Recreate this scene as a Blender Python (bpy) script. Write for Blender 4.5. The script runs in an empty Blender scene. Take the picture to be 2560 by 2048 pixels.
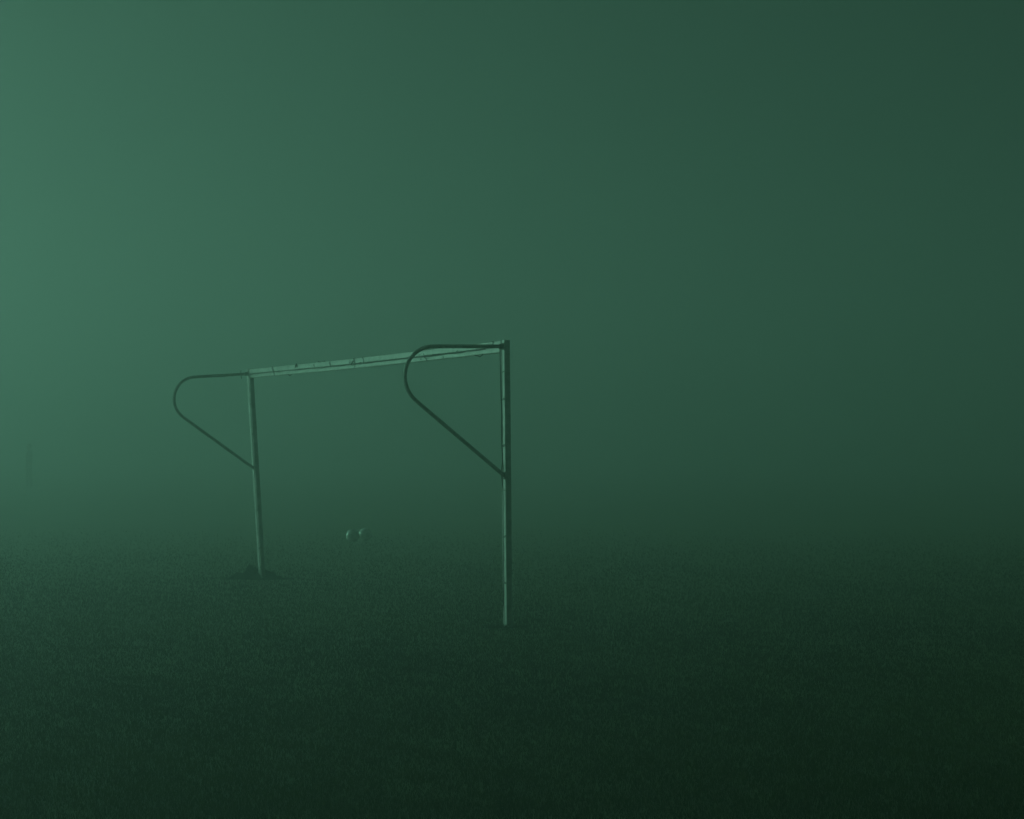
import bpy, bmesh, math, random
import numpy as np
from mathutils import Vector, Matrix
random.seed(7)
rng = np.random.default_rng(11)
SC = bpy.context.scene
COL = SC.collection

# ---------------------------------------------------------------- camera frame
F = 5286.0            # focal length in photo pixels (2560 wide)
HOR = 1119.0          # horizon row in the photo
EYE = 1.525
def at(px, py, Y):
    return Vector(((px - 1280) * Y / F, Y, EYE + (HOR - py) * Y / F))

# ---------------------------------------------------------------- light / air values
SUN_AZ = math.radians(67)
SUN_EL = math.radians(13)
SUN_E = 3.2
SUN_COL = (0.36, 1.0, 0.68)
SKY_TINT = (0.30, 1.0, 0.62)
SKY_STR = 0.009
DENS = 0.029
ANISO = 0.76
HAZE_TOP = 11.0
HAZE_COL = (0.71, 0.745, 0.74, 1)
EXPOSURE = -0.10

# ---------------------------------------------------------------- helpers
def tag(o, label=None, cat=None, group=None, kind=None):
    if label: o['label'] = label
    if cat: o['category'] = cat
    if group: o['group'] = group
    if kind: o['kind'] = kind
    return o

def obj_from(name, verts, faces, mat, parent=None, smooth=False):
    me = bpy.data.meshes.new(name)
    me.from_pydata([tuple(v) for v in verts], [], faces)
    me.update()
    o = bpy.data.objects.new(name, me)
    COL.objects.link(o)
    if mat: me.materials.append(mat)
    if parent: o.parent = parent
    if smooth:
        for p in me.polygons: p.use_smooth = True
    return o

def obj_bm(name, bm, mat, parent=None, smooth=False):
    bmesh.ops.recalc_face_normals(bm, faces=bm.faces)
    me = bpy.data.meshes.new(name)
    bm.to_mesh(me); bm.free()
    o = bpy.data.objects.new(name, me)
    COL.objects.link(o)
    for m in (mat if isinstance(mat, (list, tuple)) else [mat]): me.materials.append(m)
    if parent: o.parent = parent
    if smooth:
        for p in me.polygons: p.use_smooth = True
    return o

def empty(name, loc):
    o = bpy.data.objects.new(name, None)
    COL.objects.link(o); o.location = loc
    return o

def new_mat(name):
    m = bpy.data.materials.new(name); m.use_nodes = True
    nt = m.node_tree
    return m, nt, nt.nodes['Principled BSDF']

def noisy(name, c1, c2, scale=8.0, rough=0.6, bump=0.0, bscale=60.0, metal=0.0, lo=0.4, hi=0.6, detail=6, stretch=None):
    m, nt, bs = new_mat(name)
    tc = nt.nodes.new('ShaderNodeTexCoord')
    src = tc.outputs['Object']
    if stretch:
        mp = nt.nodes.new('ShaderNodeMapping'); mp.inputs['Scale'].default_value = stretch
        nt.links.new(src, mp.inputs['Vector']); src = mp.outputs['Vector']
    n = nt.nodes.new('ShaderNodeTexNoise'); n.inputs['Scale'].default_value = scale
    n.inputs['Detail'].default_value = detail; n.inputs['Roughness'].default_value = 0.65
    r = nt.nodes.new('ShaderNodeValToRGB')
    r.color_ramp.elements[0].position = lo; r.color_ramp.elements[1].position = hi
    r.color_ramp.elements[0].color = (*c1, 1); r.color_ramp.elements[1].color = (*c2, 1)
    nt.links.new(src, n.inputs['Vector'])
    nt.links.new(n.outputs['Fac'], r.inputs['Fac'])
    nt.links.new(r.outputs['Color'], bs.inputs['Base Color'])
    bs.inputs['Roughness'].default_value = rough; bs.inputs['Metallic'].default_value = metal
    if bump:
        n2 = nt.nodes.new('ShaderNodeTexNoise'); n2.inputs['Scale'].default_value = bscale; n2.inputs['Detail'].default_value = 4
        b = nt.nodes.new('ShaderNodeBump'); b.inputs['Strength'].default_value = bump; b.inputs['Distance'].default_value = 0.01
        nt.links.new(tc.outputs['Object'], n2.inputs['Vector'])
        nt.links.new(n2.outputs['Fac'], b.inputs['Height'])
        nt.links.new(b.outputs['Normal'], bs.inputs['Normal'])
    return m

M_paint = noisy('worn_white_paint', (0.34, 0.32, 0.31), (0.52, 0.48, 0.47), 9, 0.45, 0.15, 120, lo=0.36, hi=0.56, stretch=(1, 1, 1))
M_steel = noisy('grey_steel_tube', (0.22, 0.21, 0.20), (0.36, 0.35, 0.33), 22, 0.55, 0.1, 150)
M_dark = noisy('black_tie_plastic', (0.010, 0.010, 0.010), (0.03, 0.03, 0.03), 60, 0.7)
M_cord = noisy('frayed_dark_cord', (0.012, 0.014, 0.012), (0.035, 0.04, 0.035), 90, 0.9)
M_brk = noisy('rusty_bracket', (0.05, 0.04, 0.03), (0.16, 0.14, 0.11), 60, 0.7, 0.2, 200)
M_soil = noisy('bare_turf_soil', (0.006, 0.005, 0.0035), (0.016, 0.013, 0.009), 30, 0.95, 0.8, 60)
M_ballw = noisy('ball_white', (0.84, 0.82, 0.80), (0.90, 0.88, 0.86), 20, 0.2)
M_balld = noisy('ball_dark_panel', (0.55, 0.55, 0.53), (0.64, 0.64, 0.62), 20, 0.2)
M_skin = noisy('skin', (0.40, 0.26, 0.19), (0.50, 0.33, 0.25), 12, 0.6)
M_hair = noisy('dark_hair', (0.02, 0.015, 0.01), (0.05, 0.035, 0.02), 40, 0.7)
M_jacket = noisy('grey_jacket', (0.15, 0.152, 0.16), (0.20, 0.202, 0.21), 20, 0.9, 0.3, 60)
M_trousers = noisy('dull_trousers', (0.22, 0.225, 0.235), (0.28, 0.285, 0.29), 20, 0.9, 0.3, 60)
M_shoe = noisy('pale_shoe', (0.35, 0.35, 0.34), (0.55, 0.55, 0.53), 20, 0.6)

# ---------------------------------------------------------------- ground
def ground_mat():
    m, nt, bs = new_mat('dark_wet_turf')
    tc = nt.nodes.new('ShaderNodeTexCoord')
    def noise(scale, detail=5, rough=0.6):
        n = nt.nodes.new('ShaderNodeTexNoise'); n.inputs['Scale'].default_value = scale
        n.inputs['Detail'].default_value = detail; n.inputs['Roughness'].default_value = rough
        nt.links.new(tc.outputs['Object'], n.inputs['Vector']); return n
    big, mid, fine = noise(0.35, 4), noise(6, 6, 0.7), noise(90, 4, 0.8)
    def mix(a, b, w):
        mx = nt.nodes.new('ShaderNodeMix'); mx.data_type = 'FLOAT'; mx.inputs[0].default_value = w
        nt.links.new(a, mx.inputs[2]); nt.links.new(b, mx.inputs[3]); return mx.outputs[0]
    f = mix(mix(big.outputs['Fac'], mid.outputs['Fac'], 0.45), fine.outputs['Fac'], 0.4)
    r = nt.nodes.new('ShaderNodeValToRGB')
    r.color_ramp.elements[0].position = 0.38; r.color_ramp.elements[0].color = (0.070, 0.085, 0.014, 1)
    r.color_ramp.elements[1].position = 0.62; r.color_ramp.elements[1].color = (0.130, 0.155, 0.026, 1)
    nt.links.new(f, r.inputs['Fac']); nt.links.new(r.outputs['Color'], bs.inputs['Base Color'])
    bs.inputs['Roughness'].default_value = 0.32; bs.inputs['Specular IOR Level'].default_value = 0.20
    b = nt.nodes.new('ShaderNodeBump'); b.inputs['Strength'].default_value = 0.25; b.inputs['Distance'].default_value = 0.01
    nt.links.new(fine.outputs['Fac'], b.inputs['Height']); nt.links.new(b.outputs['Normal'], bs.inputs['Normal'])
    return m
M_ground = ground_mat()

def ground_z(x, y):     # very gentle unevenness
    return 0.010 * (np.sin(x * 0.9 + 1.3) * np.sin(y * 0.53 + 0.4) + 0.6 * np.sin(x * 2.3 + y * 1.1))

GR = 200.0
xs = np.unique(np.concatenate([np.linspace(-GR, -16, 20), np.linspace(-16, 16, 129), np.linspace(16, GR, 20)]))
ys = np.unique(np.concatenate([np.linspace(-60, 2, 12), np.linspace(2, 50, 193), np.linspace(50, 2 * GR - 60, 40)]))
X, Y = np.meshgrid(xs, ys)
fade = np.clip(1 - np.abs(X) / 60, 0, 1)
Z = ground_z(X, Y) * fade - 0.012
vv = np.stack([X, Y, Z], -1).reshape(-1, 3)
nx, ny = len(xs), len(ys)
ff = [(j * nx + i, j * nx + i + 1, (j + 1) * nx + i + 1, (j + 1) * nx + i) for j in range(ny - 1) for i in range(nx - 1)]
g = obj_from('ground', vv.tolist(), ff, M_ground, smooth=True)
tag(g, kind='structure')

# ---------------------------------------------------------------- grass blades (one object, nobody could count them)
def grass_mat():
    m, nt, bs = new_mat('grass_blade')
    at_ = nt.nodes.new('ShaderNodeAttribute'); at_.attribute_name = 'tone'
    r = nt.nodes.new('ShaderNodeValToRGB')
    e = r.color_ramp.elements
    e[0].position = 0.0; e[0].color = (0.010, 0.012, 0.003, 1)
    e[1].position = 1.0; e[1].color = (0.16, 0.16, 0.10, 1)
    a = e.new(0.5); a.color = (0.032, 0.040, 0.007, 1)
    b = e.new(0.93); b.color = (0.085, 0.105, 0.024, 1)
    nt.links.new(at_.outputs['Fac'], r.inputs['Fac'])
    nt.links.new(r.outputs['Color'], bs.inputs['Base Color'])
    bs.inputs['Roughness'].default_value = 0.65
    bs.inputs['Specular IOR Level'].default_value = 0.0
    return m
M_grass = grass_mat()

def blades(name, x, y, z0, h, w, tone, lean=1.1, parent=None):
    n = len(x)
    ang = rng.uniform(0, 2 * np.pi, n); la = rng.uniform(0, 2 * np.pi, n)
    ln = h * rng.uniform(0.15, lean, n)
    dx, dy = np.cos(ang) * w / 2, np.sin(ang) * w / 2
    lx, ly = np.cos(la) * ln, np.sin(la) * ln
    V = np.empty((n, 5, 3), np.float32)
    V[:, 0] = np.stack([x - dx, y - dy, z0 - 0.004], -1)
    V[:, 1] = np.stack([x + dx, y + dy, z0 - 0.004], -1)
    V[:, 2] = np.stack([x + dx * .8 + lx * .35, y + dy * .8 + ly * .35, z0 + h * .6], -1)
    V[:, 3] = np.stack([x - dx * .8 + lx * .35, y - dy * .8 + ly * .35, z0 + h * .6], -1)
    V[:, 4] = np.stack([x + lx, y + ly, z0 + h], -1)
    me = bpy.data.meshes.new(name)
    me.vertices.add(n * 5); me.vertices.foreach_set('co', V.reshape(-1))
    base = np.arange(n, dtype=np.int32)[:, None] * 5
    loops = np.concatenate([base + np.array([0, 1, 2, 3]), base + np.array([3, 2, 4])], 1).reshape(-1)
    me.loops.add(len(loops)); me.loops.foreach_set('vertex_index', loops.astype(np.int32))
    starts = (np.arange(n, dtype=np.int32)[:, None] * 7 + np.array([0, 4])).reshape(-1)
    me.polygons.add(n * 2)
    me.polygons.foreach_set('loop_start', starts.astype(np.int32))
    me.update(calc_edges=True)
    a = me.attributes.new('tone', 'FLOAT', 'POINT')
    a.data.foreach_set('value', np.repeat(tone.astype(np.float32), 5))
    me.materials.append(M_grass)
    o = bpy.data.objects.new(name, me); COL.objects.link(o)
    if parent: o.parent = parent
    return o

def field(y0=6.0, y1=42.0):
    # density falls and blade width grows smoothly with distance, fading out where fog hides single blades
    hw = lambda y: 0.255 * y + 1.6
    dens = lambda y: 15000 * (8 / np.maximum(y, 8)) ** 2 * np.clip((y1 - y) / 30, 0, 1) ** 1.5
    yy = np.linspace(y0, y1, 2000); pdf = dens(yy) * 2 * hw(yy)
    cdf = np.concatenate([[0], np.cumsum((pdf[1:] + pdf[:-1]) / 2 * np.diff(yy))])
    n = int(cdf[-1])
    y = np.interp(rng.uniform(0, cdf[-1], n), cdf, yy); x = rng.uniform(-1, 1, n) * hw(y)
    # clumps: thin some places, thicken others
    cl = (np.sin(x * 5.1 + 2 * np.sin(y * 2.3)) * np.sin(y * 4.3 + 1.7 * np.sin(x * 3.1)) + 0.5 * np.sin(x * 13 + y * 9))
    k = rng.uniform(0, 1, len(x)) < 0.80 + 0.12 * cl
    x, y, cl = x[k], y[k], cl[k]
    h = 0.024 + 0.0002 * np.maximum(y - 12, 0) - 0.0006 * np.maximum(y - 26, 0); w = 0.00032 * np.maximum(y, 8)
    hh = h * rng.uniform(0.45, 1.15, len(x)) * (1 + 0.10 * cl)
    ww = w * rng.uniform(0.7, 1.3, len(x))
    pat = 0.5 + 0.22 * np.sin(x * 0.7 + 1.1 * np.sin(y * .35)) * np.sin(y * 0.6 + .8 * np.sin(x * .9)) + 0.08 * cl
    t = np.clip(pat + rng.normal(0, 0.12, len(x)), 0, 0.92)
    sp = rng.uniform(0, 1, len(x)) < 0.0012
    t[sp] = 1.0; ww[sp] *= 1.6
    z = ground_z(x, y) * np.clip(1 - np.abs(x) / 60, 0, 1) - 0.012
    return x, y, z, hh, ww, t
cat_ = field()
# longer unmown grass round the feet of the two posts
for (cx_, cy_) in ((-0.06, 18.03), (-2.93, 24.58)):
    m_ = 420
    rr = 0.03 + 0.10 * rng.uniform(0, 1, m_) ** 1.3; aa = rng.uniform(0, 2 * np.pi, m_)
    x_, y_ = cx_ + rr * np.cos(aa) * 1.5, cy_ + rr * np.sin(aa) * 0.9
    ex = [x_, y_, ground_z(x_, y_) - 0.012, rng.uniform(.015, .042, m_), rng.uniform(.003, .006, m_), np.clip(rng.normal(.4, .2, m_), 0, .9)]
    cat_ = [np.concatenate([a_, b_]) for a_, b_ in zip(cat_, ex)]

gr = blades('grass', *cat_)
tag(gr, 'short dark damp grass covering the pitch', 'grass', kind='stuff')

# ---------------------------------------------------------------- goal
P0 = Vector((-0.044, 18.0, 0.0))
P1 = Vector((-2.911, 24.6, 0.0))
U = (P1 - P0).normalized()
LP = (P1 - P0).length
B = Vector((U.y * -1, U.x, 0)).normalized()       # towards the back of the goal
W_, D_ = 0.084, 0.050                             # post width along the goal line, depth
L_OUT = LP + W_
def warp(x, y, z):
    """goal frame coordinates (x along the bar, y backwards, z up) -> offset from P0; the far post leans back more"""
    th = 0.0094 + (0.0620 - 0.0094) * min(max(x / LP, 0), 1)
    y2 = y * math.cos(th) + z * math.sin(th)
    z2 = z * math.cos(th) - y * math.sin(th)
    return U * x + B * y2 + Vector((0, 0, z2))

goal = empty('football_goal', P0)
tag(goal, 'bare white football goal frame without a net, far post leaning, on the foggy pitch', 'goal')

# profile of post and bar: a runs from the outer edge (0) to the inner edge (W_), d is depth (0 back face, -D_ front)
def profile(w=W_, d=D_, g0=0.60, g1=0.79):
    r = 0.005
    pts = [(0, -r), (r, 0), (g0 * w - .002, 0), (g0 * w, -.002), (g0 * w, -0.020), (g1 * w, -0.020), (g1 * w, -.002), (g1 * w + .002, 0),
           (w - r, 0), (w, -r), (w, -d + r)]
    for k in range(1, 8):                      # rounded front
        t = k / 8 * math.pi
        pts.append((w / 2 + math.cos(t) * (w / 2), -d - 0.012 * math.sin(t) + r * (1 - math.sin(t))))
    pts.append((0, -d + r))
    return pts

def sweep(name, mat, parent, stations):
    """stations: lists of 3D points (same count)"""
    n = len(stations[0]); vs = []; fs = []
    for st in stations: vs += [tuple(p) for p in st]
    for j in range(len(stations) - 1):
        for i in range(n):
            k = (i + 1) % n
            fs.append((j * n + i, j * n + k, (j + 1) * n + k, (j + 1) * n + i))
    bm = bmesh.new()
    bv = [bm.verts.new(v) for v in vs]
    for f in fs: bm.faces.new([bv[i] for i in f])
    caps = [bm.faces.new([bv[i] for i in range(n)]), bm.faces.new([bv[(len(stations) - 1) * n + i] for i in range(n)])]
    bmesh.ops.triangulate(bm, faces=caps)
    return obj_bm(name, bm, mat, parent)

def tube_pts(path, rad, seg=12, closed_ends=True):
    vs = []; fs = []
    up0 = None
    for i, p in enumerate(path):
        a = path[max(i - 1, 0)]; c = path[min(i + 1, len(path) - 1)]
        t = (c - a).normalized()
        if up0 is None:
            up0 = t.orthogonal().normalized()
        up0 = (up0 - t * up0.dot(t)).normalized()
        s = t.cross(up0)
        r = rad[i] if isinstance(rad, (list, tuple)) else rad
        for k in range(seg):
            an = 2 * math.pi * k / seg
            vs.append(p + (up0 * math.cos(an) + s * math.sin(an)) * r)
    for i in range(len(path) - 1):
        for k in range(seg):
            q = (k + 1) % seg
            fs.append((i * seg + k, i * seg + q, (i + 1) * seg + q, (i + 1) * seg + k))
    if closed_ends:
        fs.append(tuple(range(seg))[::-1]); fs.append(tuple((len(path) - 1) * seg + k for k in range(seg)))
    return vs, fs

def tube(name, path, rad, mat, parent, seg=12):
    vs, fs = tube_pts(path, rad, seg)
    return obj_from(name, vs, fs, mat, parent, smooth=True)

def box_gl(bm, x0, x1, y0, y1, z0, z1, sk=0.0, wf=None):
    """box in goal coordinates; sk = extra x at the lower side (slanted strap)"""
    wf = wf or warp
    c = []
    for z in (z0, z1):
        o = sk if z == z0 else 0
        for (x, y) in ((x0, y0), (x1, y0), (x1, y1), (x0, y1)):
            c.append(bm.verts.new(wf(x + o, y, z)))
    for f in ((0, 1, 2, 3), (4, 7, 6, 5), (0, 4, 5, 1), (1, 5, 6, 2), (2, 6, 7, 3), (3, 7, 4, 0)):
        bm.faces.new([c[i] for i in f])

H = 2.44
prof = profile()
bprof = profile(g0=0.50, g1=0.69)
def zs_post(): return [-0.25, 0.0, 0.6, 1.2, 1.8, H]
posts = []
# near post: outer edge at x=0 ; far post: outer edge at x=L_OUT
near_post = sweep('goal_post', M_paint, goal, [[warp(a, d, z) for (a, d) in prof] for z in zs_post()])
def warp_far(x, y, z):      # the whole far post keeps one lean
    th = 0.0620
    y2 = y * math.cos(th) + z * math.sin(th); z2 = z * math.cos(th) - y * math.sin(th)
    return U * x + B * y2 + Vector((0, 0, z2))
def warp_near(x, y, z):
    th = 0.0094
    y2 = y * math.cos(th) + z * math.sin(th); z2 = z * math.cos(th) - y * math.sin(th)
    return U * x + B * y2 + Vector((0, 0, z2))
def twist(a, d, ang=math.radians(10)):          # the far post has turned a little in its socket
    a, d = a - W_, d
    return L_OUT - (W_ + a * math.cos(ang) + d * math.sin(ang)), -a * math.sin(ang) + d * math.cos(ang)
far_post = sweep('goal_post', M_paint, goal, [[warp_far(*twist(a, d), z) for (a, d) in prof] for z in zs_post()])
far_post['label'] = 'goalpost leaning backwards at the far end of the bar'

BH = 0.102
def sag(x): return -0.013 * math.sin(math.pi * min(max(x / L_OUT, 0), 1))
st = []
NB = 40
for i in range(NB + 1):
    x = W_ + 0.003 + (L_OUT - 2 * W_ - 0.006) * i / NB
    st.append([warp(x, d, H - 0.001 - a * BH / W_ + sag(x)) for (a, d) in bprof])
bar = sweep('crossbar', M_paint, goal, st)

# stanchions
def stanchion(x, wf):
    path = []
    for i in range(8): path.append(wf(x, -0.004 + (0.64 + 0.004) * i / 8, 2.386 - 0.005 * i / 8))
    a0, a1 = math.radians(90), math.radians(-52)
    for i in range(29):
        a = a0 + (a1 - a0) * i / 28
        path.append(wf(x, 0.64 + 0.256 * math.cos(a), 2.125 + 0.256 * math.sin(a)))
    ex, ez = 0.64 + 0.256 * math.cos(a1), 2.125 + 0.256 * math.sin(a1)
    for i in range(1, 13):
        t = i / 12
        path.append(wf(x, ex + (0.002 - ex) * t, ez + (1.286 - ez) * t))
    o = tube('net_support', path, 0.0168, M_steel, goal, 16)
    # brackets where the tube meets the post
    for (y, z, hh) in ((0.0, 2.386, 0.030), (0.0, 1.286, 0.032)):
        bm = bmesh.new()
        box_gl(bm, x - 0.024, x + 0.024, 0.0015, 0.0075, z - hh, z + hh, wf=wf)
        bmesh.ops.bevel(bm, geom=bm.edges[:], offset=0.0015, segments=1, affect='EDGES')
        for dz in (-0.02, 0.02):                   # bolt heads
            c = wf(x + 0.017, 0.010, z + dz)
            bmesh.ops.create_icosphere(bm, subdivisions=2, radius=0.0055, matrix=Matrix.Translation(c))
        obj_bm('bracket', bm, M_brk, o)
    vs, fs = tube_pts([wf(x, 0.008, 2.386), wf(x, 0.038, 2.386)], 0.0205, 16)
    obj_from('collar', vs, fs, M_brk, o, smooth=False)
    return o
s1 = stanchion(0.30 * W_, warp_near)
s2 = stanchion(L_OUT - 0.35 * W_, warp_far)

# net ties across the outer flange of each post
def tie(name, parent, x0, x1, z, hgt, wf, slant=0.006, thick=0.004):
    bm = bmesh.new()
    n = 6; rows = []
    for i in range(n + 1):
        t = i / n; x = x0 + (x1 - x0) * t; zz = z + slant * (0.5 - t) + 0.002 * math.sin(t * 5 + z * 9)
        y1 = thick * (1 + 0.5 * math.sin(math.pi * t))
        rows.append([bm.verts.new(wf(x, 0.0008, zz - hgt / 2)), bm.verts.new(wf(x, y1, zz - hgt / 2 + .001)),
                     bm.verts.new(wf(x, y1, zz + hgt / 2 - .001)), bm.verts.new(wf(x, 0.0008, zz + hgt / 2))])
    for i in range(n):
        for k in range(4):
            q = (k + 1) % 4
            bm.faces.new([rows[i][k], rows[i][q], rows[i + 1][q], rows[i + 1][k]])
    bm.faces.new(rows[0]); bm.faces.new(rows[-1][::-1])
    return obj_bm(name, bm, M_dark, parent)
for z, hg in ((2.17, 0.004), (1.937, 0.012), (1.542, 0.013), (1.16, 0.004), (0.766, 0.012), (0.371, 0.013)):
    tie('net_tie', near_post, -0.002, 0.63 * W_, z, hg * 1.5, warp_near)
for z, hg in ((0.206, 0.012),):
    tie('net_tie', near_post, 0.66 * W_, W_ + 0.001, z, hg, warp_near, slant=-0.02)
for z, hg in ((2.03, 0.010), (1.683, 0.010), (1.30, .006), (0.795, 0.012), (0.352, 0.012), (0.129, 0.014)):
    tie('net_tie', far_post, L_OUT - 0.98 * W_, L_OUT - 0.20 * W_, z, hg * 1.7, warp_far)

# slack cord hanging in and in front of the groove of the near post
def smooth_path(ctrl, n):
    out = []
    c = [ctrl[0]] + ctrl + [ctrl[-1]]
    for i in range(1, len(c) - 2):
        for k in range(n):
            t = k / n
            p0, p1, p2, p3 = c[i - 1], c[i], c[i + 1], c[i + 2]
            out.append(tuple(0.5 * ((2 * p1[j]) + (-p0[j] + p2[j]) * t + (2 * p0[j] - 5 * p1[j] + 4 * p2[j] - p3[j]) * t * t +
                                    (-p0[j] + 3 * p1[j] - 3 * p2[j] + p3[j]) * t ** 3) for j in range(3)))
    out.append(ctrl[-1]); return out
g0 = 0.69 * W_
ctrl = [(g0 + .012, .012, 2.372), (g0 + .012, .008, 2.20), (g0 + .014, .006, 1.99), (g0 + .006, .004, 1.85), (g0 + .010, .005, 1.67),
        (g0 + .004, .002, 1.44), (g0 - .006, .010, 1.37), (g0 + .006, .010, 1.30), (g0, -.004, 1.10), (g0 + .003, -.006, .8),
        (g0, -.004, .5), (g0 + .004, .004, .22), (g0 - .006, -.002, .12), (g0 - .004, -.004, .0)]
tube('cord', [warp_near(*p) for p in smooth_path(ctrl, 6)], 0.0042, M_cord, near_post, 6)
ctrl = [(L_OUT - g0 + random.uniform(-.004, .004), -.010 + random.uniform(-.004, .003), 2.33 - 2.3 * i / 12) for i in range(13)]
tube('cord', [warp_far(*p) for p in smooth_path(ctrl, 4)], 0.0038, M_cord, far_post, 6)

# bits of old net cord and tape left on the crossbar
def bar_x(px):
    k = (px - 1280) / F
    return (P0.x - P0.y * k) / (U.y * k - U.x)
def bz(x, fr): return H - 0.001 + sag(x) - fr * BH
cz = [(bar_x(px), -0.012 + random.uniform(-.004, .008), 0.54 + random.uniform(-.07, .05)) for px in range(645, 1236, 22)]
tube('cord', [warp(x, y, bz(x, f)) for (x, y, f) in smooth_path([(a, b, c) for a, b, c in cz], 3)], 0.0045, M_cord, bar, 6)

def strap(px, f0, f1, wpx, sl=0.0, thick=0.004):
    x = bar_x(px); w = abs(bar_x(px + wpx / 2) - bar_x(px - wpx / 2))
    bm = bmesh.new(); n = 5; rows = []
    for i in range(n + 1):
        t = i / n; f = f0 + (f1 - f0) * t; xx = x + sl * t + 0.01 * math.sin(t * 6 + px)
        wd = w / 2 * (0.8 + 0.35 * math.sin(t * 4 + px))
        z = bz(x, f)
        rows.append([bm.verts.new(warp(xx - wd, 0.001, z)), bm.verts.new(warp(xx - wd * .9, thick, z)),
                     bm.verts.new(warp(xx + wd * .9, thick, z)), bm.verts.new(warp(xx + wd, 0.001, z))])
    for i in range(n):
        for k in range(4):
            q = (k + 1) % 4
            bm.faces.new([rows[i][k], rows[i][q], rows[i + 1][q], rows[i + 1][k]])
    bm.faces.new(rows[0]); bm.faces.new(rows[-1][::-1])
    return obj_bm('net_tie', bm, M_dark, bar)
for a in ((710.5, -.03, 1.0, 3.0, -.05), (848, .05, .5, 1.8, 0), (895.5, .12, .50, 1.6, 0), (906.3, -.02, .92, 2.4, -.02),
          (926, -.03, .60, 2.8, -.05), (920.5, .42, .62, 3.4, 0), (962, .46, .60, 2.0, 0), (1007, .46, .60, 2.0, 0),
          (1072.5, .28, .46, 2.6, -.02), (1075.5, .60, 1.02, 3.6, -.06), (1066.5, .68, .86, 2.0, 0), (1120, .74, .97, 2.2, 0),
          (1153.5, .38, .52, 3.0, 0), (1240, -.02, .28, 6.0, 0), (810, .1, .42, 1.6, .0), (633.5, -.01, 1.0, 1.8, 0)):
    strap(*a)
def cordbit(pts, r=0.0045):
    tube('net_tie', [warp(bar_x(px), y, bz(bar_x(px), f)) for (px, y, f) in smooth_path(pts, 5)], r, M_cord, bar, 6)
cordbit([(904.5, .006, .22), (902, .006, .36), (899.5, .006, .52), (901, .006, .64), (906, .004, .62), (912, .004, .55), (919, .004, .52)])
cordbit([(815, -.02, -.10), (820, -.02, -.03), (825, -.02, -.02), (831, -.02, -.06)], .005)
cordbit([(768, .004, -.10), (766.5, .006, .12), (765.5, .006, .30)], .005)
cordbit([(768, .004, -.10), (769.6, .006, .12), (770.5, .006, .30)], .005)
cordbit([(712, .004, .55), (717, .006, .50), (722, .006, .56), (727, .004, .50)], .004)
cordbit([(1196, .0, 1.00), (1203, .004, 1.05), (1209, .004, 1.14), (1215, .0, 1.00)], .006)
cordbit([(748, .0, 1.00), (751, .004, 1.12), (754, .0, 1.00)], .006)
cordbit([(1095, .003, .5), (1104, .004, .53), (1112, .003, .52)], .005)

# ---------------------------------------------------------------- ragged turf mound at the foot of the far post
md = empty('turf_mound', (P1.x, P1.y + 0.19, 0.0))
tag(md, 'dark ragged heap of loose turf around the foot of the leaning far goalpost', 'turf mound')
bm = bmesh.new()
NX, NY = 44, 20
prof_h = [(-0.38, 0.0), (-0.35, .020), (-0.31, .050), (-0.25, .040), (-0.20, .055), (-0.175, .105), (-0.15, .108), (-0.11, .085), (-.05, .075),
          (0.0, .070), (0.05, .065), (.08, .055), (.10, .060), (.13, .025), (.16, .008), (.20, 0.0)]
def ph(x):
    for (a, ha), (b_, hb) in zip(prof_h, prof_h[1:]):
        if a <= x <= b_: return ha + (hb - ha) * (x - a) / (b_ - a)
    return 0.0
grid = []
for j in range(NY + 1):
    row = []
    for i in range(NX + 1):
        x = -0.46 + 0.82 * i / NX; t = -1 + 2 * j / NY
        y = t * 0.20
        hgt = ph(x + 0.03 * math.sin(t * 3)) * max(0, 1 - t * t) ** 0.7
        hgt *= 1 + 0.25 * math.sin(i * 1.9 + j * 1.3) * math.sin(j * 2.3 + i)
        row.append(bm.verts.new((x + random.uniform(-.006, .006), y + random.uniform(-.006, .006), hgt * 1.35 - 0.012)))
    grid.append(row)
for j in range(NY):
    for i in range(NX):
        bm.faces.new([grid[j][i], grid[j][i + 1], grid[j + 1][i + 1], grid[j + 1][i]])
obj_bm('soil', bm, M_soil, md)
n = 900
mx = rng.uniform(-.40, .20, n); mt = rng.uniform(-.9, .9, n)
mz = np.array([ph(a) * max(0, 1 - b_ * b_) ** .7 for a, b_ in zip(mx, mt)]) - 0.02
bl = blades('grass_tuft', mx, mt * .20, mz, rng.uniform(.015, .045, n), rng.uniform(.004, .008, n), np.clip(rng.normal(.06, .05, n), 0, .2), 1.0, md)
bl['kind'] = 'stuff'

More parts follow.
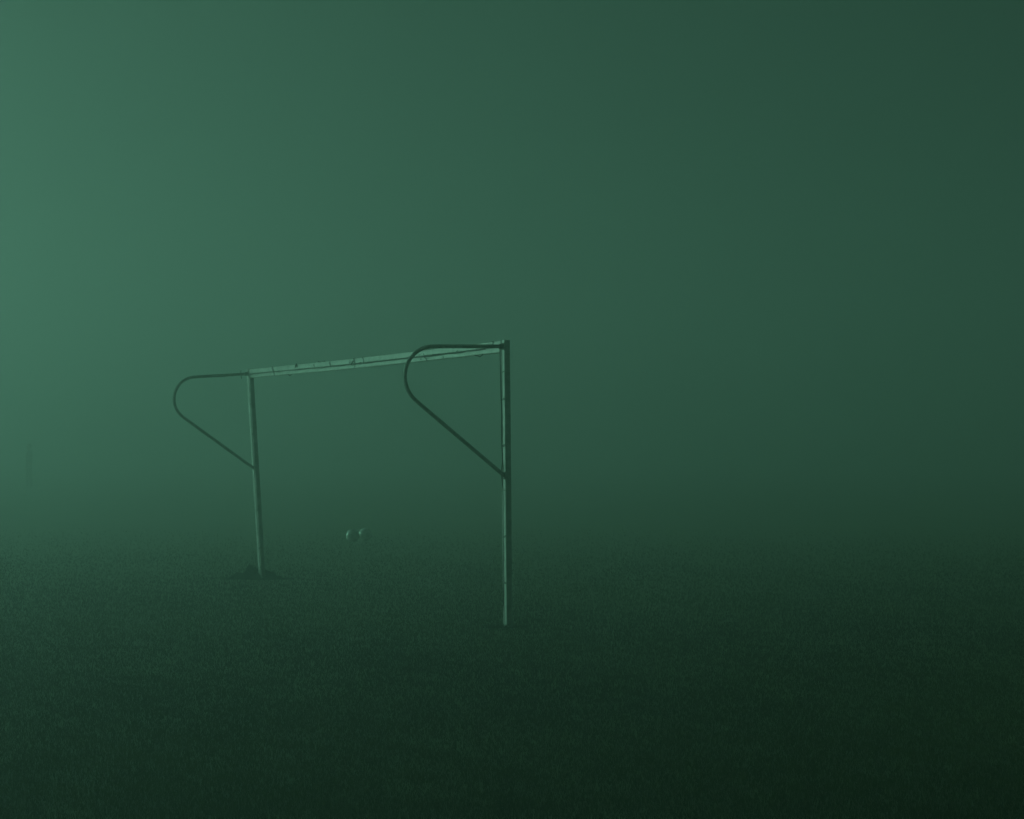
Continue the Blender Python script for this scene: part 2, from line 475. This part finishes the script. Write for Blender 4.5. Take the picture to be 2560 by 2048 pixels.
# ---------------------------------------------------------------- two footballs lying beyond the goal
phi = (1 + 5 ** .5) / 2
ico = [Vector(v).normalized() for v in [(0, s1_, s2_ * phi) for s1_ in (1, -1) for s2_ in (1, -1)] +
       [(s1_, s2_ * phi, 0) for s1_ in (1, -1) for s2_ in (1, -1)] + [(s2_ * phi, 0, s1_) for s1_ in (1, -1) for s2_ in (1, -1)]]
def ball(c, r, rot, label):
    root = empty('football', (c.x, c.y, 0.0))
    tag(root, label, 'football', 'footballs lying on the grass beyond the goal')
    R = Matrix.Rotation(rot[0], 4, 'X') @ Matrix.Rotation(rot[1], 4, 'Y') @ Matrix.Rotation(rot[2], 4, 'Z')
    def shell(dark):
        bm = bmesh.new()
        bmesh.ops.create_icosphere(bm, subdivisions=5, radius=1.0)
        kill = []
        for f in bm.faces:
            d = f.calc_center_median().normalized()
            m = max(d.dot(v) for v in ico)
            if (m > math.cos(math.radians(20.5))) != dark: kill.append(f)
        bmesh.ops.delete(bm, geom=kill, context='FACES')
        for v in bm.verts:      # shallow seams round the dark panels
            d = v.co.normalized(); m = max(d.dot(q) for q in ico)
            an = math.degrees(math.acos(min(1, m)))
            v.co = d * (r * (1 - 0.012 * math.exp(-((an - 20.5) / 1.6) ** 2)))
        bm.transform(Matrix.Translation((0, 0, r - 0.006)) @ R)
        return bm
    body = obj_bm('shell', shell(False), M_ballw, root, True)
    obj_bm('dark_panel', shell(True), M_balld, root, True)
    return root
b1 = at(882, 1338, 34.1); b2 = at(913, 1337, 34.6)
ball(b1, .110, (0.3, .9, .2), 'pale football on the grass, the left and nearer of the two beyond the goal')
ball(b2, .108, (1.1, .2, .7), 'pale football on the grass, the right and farther of the two beyond the goal')

# ---------------------------------------------------------------- person far off in the fog, facing left
PY = 78.0
px0 = (73 - 1280) * PY / F
person = empty('person', (px0, PY, 0.0))
tag(person, 'faint person standing far off in the fog near the left edge', 'person')

def skin_mesh(name, nodes, edges, mat, root=0, sub=2, parent=None):
    me = bpy.data.meshes.new(name)
    me.from_pydata([n_[0] for n_ in nodes], edges, []); me.update()
    o = bpy.data.objects.new(name, me); COL.objects.link(o)
    sm = o.modifiers.new('skin', 'SKIN'); sm.use_smooth_shade = True
    for i, n_ in enumerate(nodes):
        sv = me.skin_vertices[0].data[i]
        r = n_[1]; sv.radius = r if isinstance(r, tuple) else (r, r)
        sv.use_root = (i == root)
    ss = o.modifiers.new('sub', 'SUBSURF'); ss.levels = sub; ss.render_levels = sub
    dg = bpy.context.evaluated_depsgraph_get()
    ev = o.evaluated_get(dg)
    m2 = bpy.data.meshes.new_from_object(ev)
    o.modifiers.clear(); o.data = m2
    m2.materials.clear(); m2.materials.append(mat)
    for p in m2.polygons: p.use_smooth = True
    if parent: o.parent = parent
    return o
# figure faces -X (towards the light), left/right is Y; standing height about 1.68 m
def body():
    N = []; E = []
    def add(p, r, par=None):
        N.append((p, r)); i = len(N) - 1
        if par is not None: E.append((par, i))
        return i
    pel = add((0, 0, .90), (.12, .14))
    wai = add((0, 0, 1.05), (.105, .13), pel)
    che = add((-.01, 0, 1.24), (.12, .155), wai)
    nk0 = add((.01, 0, 1.385), (.07, .08), che)
    nk = add((-.005, 0, 1.44), .052, nk0)
    h0 = add((-.02, 0, 1.50), (.07, .062), nk)
    h1 = add((-.015, 0, 1.565), (.095, .076), h0)
    h2 = add((-.005, 0, 1.625), (.085, .068), h1)
    add((0, 0, 1.66), (.05, .04), h2)
    add((-.115, 0, 1.553), .012, h1)                    # nose
    for s in (-1, 1):
        add((0.0, s * .082, 1.555), .015, h1)           # ears
        sh = add((.01, s * .165, 1.345), .062, nk0)
        el = add((.03, s * .215, 1.09), .042, sh)
        wr = add((-.055, s * .215, .865), .027, el)
        pm = add((-.07, s * .21, .80), (.020, .036), wr)
        for k, (dx, dl) in enumerate(((-.030, .062), (-.012, .074), (.006, .068), (.022, .054))):
            m_ = add((-.075 + dx * .9, s * (.205), .765), .009, pm)
            add((-.088 + dx, s * .195, .765 - dl), .0075, m_)
        t1 = add((-.105, s * .195, .80), .010, pm); add((-.118, s * .185, .765), .008, t1)
        hp = add((0, s * .085, .86), .088, pel)
        kn = add((-.015 + s * .03, s * .095, .48), .056, hp)
        an = add((.02 + s * .05, s * .10, .09), .038, kn)
        ft = add((-.05 + s * .05, s * .105, .045), (.038, .035), an)
        add((-.14 + s * .05, s * .11, .032), (.038, .026), ft)
    return N, E
N_, E_ = body()
skin_mesh('body', N_, E_, M_skin, 0, 2, person)
# jacket
N = [((0, 0, .86), (.135, .16)), ((0, 0, 1.05), (.125, .15)), ((-.01, 0, 1.24), (.135, .17)), ((.008, 0, 1.375), (.085, .095)), ((0, 0, 1.425), (.066, .068))]
E = [(0, 1), (1, 2), (2, 3), (3, 4)]
for s in (-1, 1):
    i = len(N)
    N += [((.01, s * .165, 1.345), .075), ((.03, s * .215, 1.09), .056), ((-.048, s * .215, .885), .043)]
    E += [(3, i), (i, i + 1), (i + 1, i + 2)]
skin_mesh('jacket', N, E, M_jacket, 0, 2, person)
N = [((0, 0, .92), (.125, .15)), ((0, 0, .85), (.13, .155))]; E = [(0, 1)]
for s in (-1, 1):
    i = len(N)
    N += [((0, s * .085, .76), .092), ((-.015 + s * .03, s * .095, .48), .070), ((.02 + s * .05, s * .10, .10), .056)]
    E += [(1, i), (i, i + 1), (i + 1, i + 2)]
skin_mesh('trousers', N, E, M_trousers, 0, 2, person)
for s in (-1, 1):
    N = [((.045 + s * .05, s * .10, .05), (.042, .045)), ((-.05 + s * .05, s * .105, .045), (.046, .042)), ((-.155 + s * .05, s * .11, .036), (.045, .034))]
    skin_mesh('shoe', N, [(0, 1), (1, 2)], M_shoe, 0, 2, person)
N = [((.035, 0, 1.50), (.055, .06)), ((.02, 0, 1.58), (.085, .083)), ((.005, 0, 1.64), (.088, .076)), ((-.01, 0, 1.672), (.05, .045))]
skin_mesh('hair', N, [(0, 1), (1, 2), (2, 3)], M_hair, 0, 2, person)

# ---------------------------------------------------------------- haze
def haze():
    x0, x1, y0, y1, z0, z1 = -GR - 4, GR + 4, -64, 2 * GR - 56, -1.02, HAZE_TOP
    vs = [(x, y, z) for z in (z0, z1) for (x, y) in ((x0, y0), (x1, y0), (x1, y1), (x0, y1))]
    fs = [(0, 3, 2, 1), (4, 5, 6, 7), (0, 1, 5, 4), (1, 2, 6, 5), (2, 3, 7, 6), (3, 0, 4, 7)]
    m = bpy.data.materials.new('haze'); m.use_nodes = True
    nt = m.node_tree; nt.nodes.clear()
    out = nt.nodes.new('ShaderNodeOutputMaterial')
    v = nt.nodes.new('ShaderNodeVolumePrincipled')
    v.inputs['Color'].default_value = HAZE_COL
    v.inputs['Density'].default_value = DENS
    v.inputs['Anisotropy'].default_value = ANISO
    nt.links.new(v.outputs['Volume'], out.inputs['Volume'])
    o = obj_from('haze', vs, fs, m)
    tag(o, 'thick green night fog filling the air over the pitch', 'fog', kind='stuff')
haze()

# ---------------------------------------------------------------- world and sun
w = bpy.data.worlds.new('World'); SC.world = w; w.use_nodes = True
nt = w.node_tree; bg = nt.nodes['Background']
sky = nt.nodes.new('ShaderNodeTexSky'); sky.sky_type = 'NISHITA'; sky.sun_disc = False
sky.sun_elevation = SUN_EL
sky.sun_rotation = -SUN_AZ
sky.air_density = 1.0; sky.dust_density = 3.0; sky.ozone_density = 1.0
bw = nt.nodes.new('ShaderNodeRGBToBW')
mul = nt.nodes.new('ShaderNodeVectorMath'); mul.operation = 'SCALE'
mul.inputs[0].default_value = SKY_TINT
nt.links.new(sky.outputs['Color'], bw.inputs['Color'])
nt.links.new(bw.outputs['Val'], mul.inputs['Scale'])
nt.links.new(mul.outputs['Vector'], bg.inputs['Color'])
bg.inputs['Strength'].default_value = SKY_STR

sl = bpy.data.lights.new('sun', 'SUN'); sl.energy = SUN_E; sl.color = SUN_COL; sl.angle = math.radians(3.0)
so = bpy.data.objects.new('sun', sl); COL.objects.link(so)
d = Vector((-math.sin(SUN_AZ) * math.cos(SUN_EL), math.cos(SUN_AZ) * math.cos(SUN_EL), math.sin(SUN_EL)))
so.rotation_euler = d.to_track_quat('Z', 'Y').to_euler()
so.location = d * 60

# ---------------------------------------------------------------- camera
cam = bpy.data.cameras.new('camera'); co = bpy.data.objects.new('camera', cam); COL.objects.link(co)
co.location = (0, 0, EYE); co.rotation_euler = (math.radians(90), 0, 0)
cam.sensor_fit = 'HORIZONTAL'; cam.sensor_width = 36.0; cam.lens = 36.0 * F / 2560
cam.shift_y = (HOR - 1024) / 2560
cam.clip_start = 0.05; cam.clip_end = 3000
SC.camera = co

vs_ = SC.view_settings
vs_.view_transform = 'Standard'; vs_.look = 'None'; vs_.gamma = 1; vs_.use_curve_mapping = False; vs_.exposure = EXPOSURE
cy = SC.cycles
cy.use_denoising = True
cy.max_bounces = 8; cy.volume_bounces = 6; cy.diffuse_bounces = 2; cy.glossy_bounces = 2; cy.transparent_max_bounces = 8
cy.volume_step_rate = 1.0
cy.sample_clamp_indirect = 4
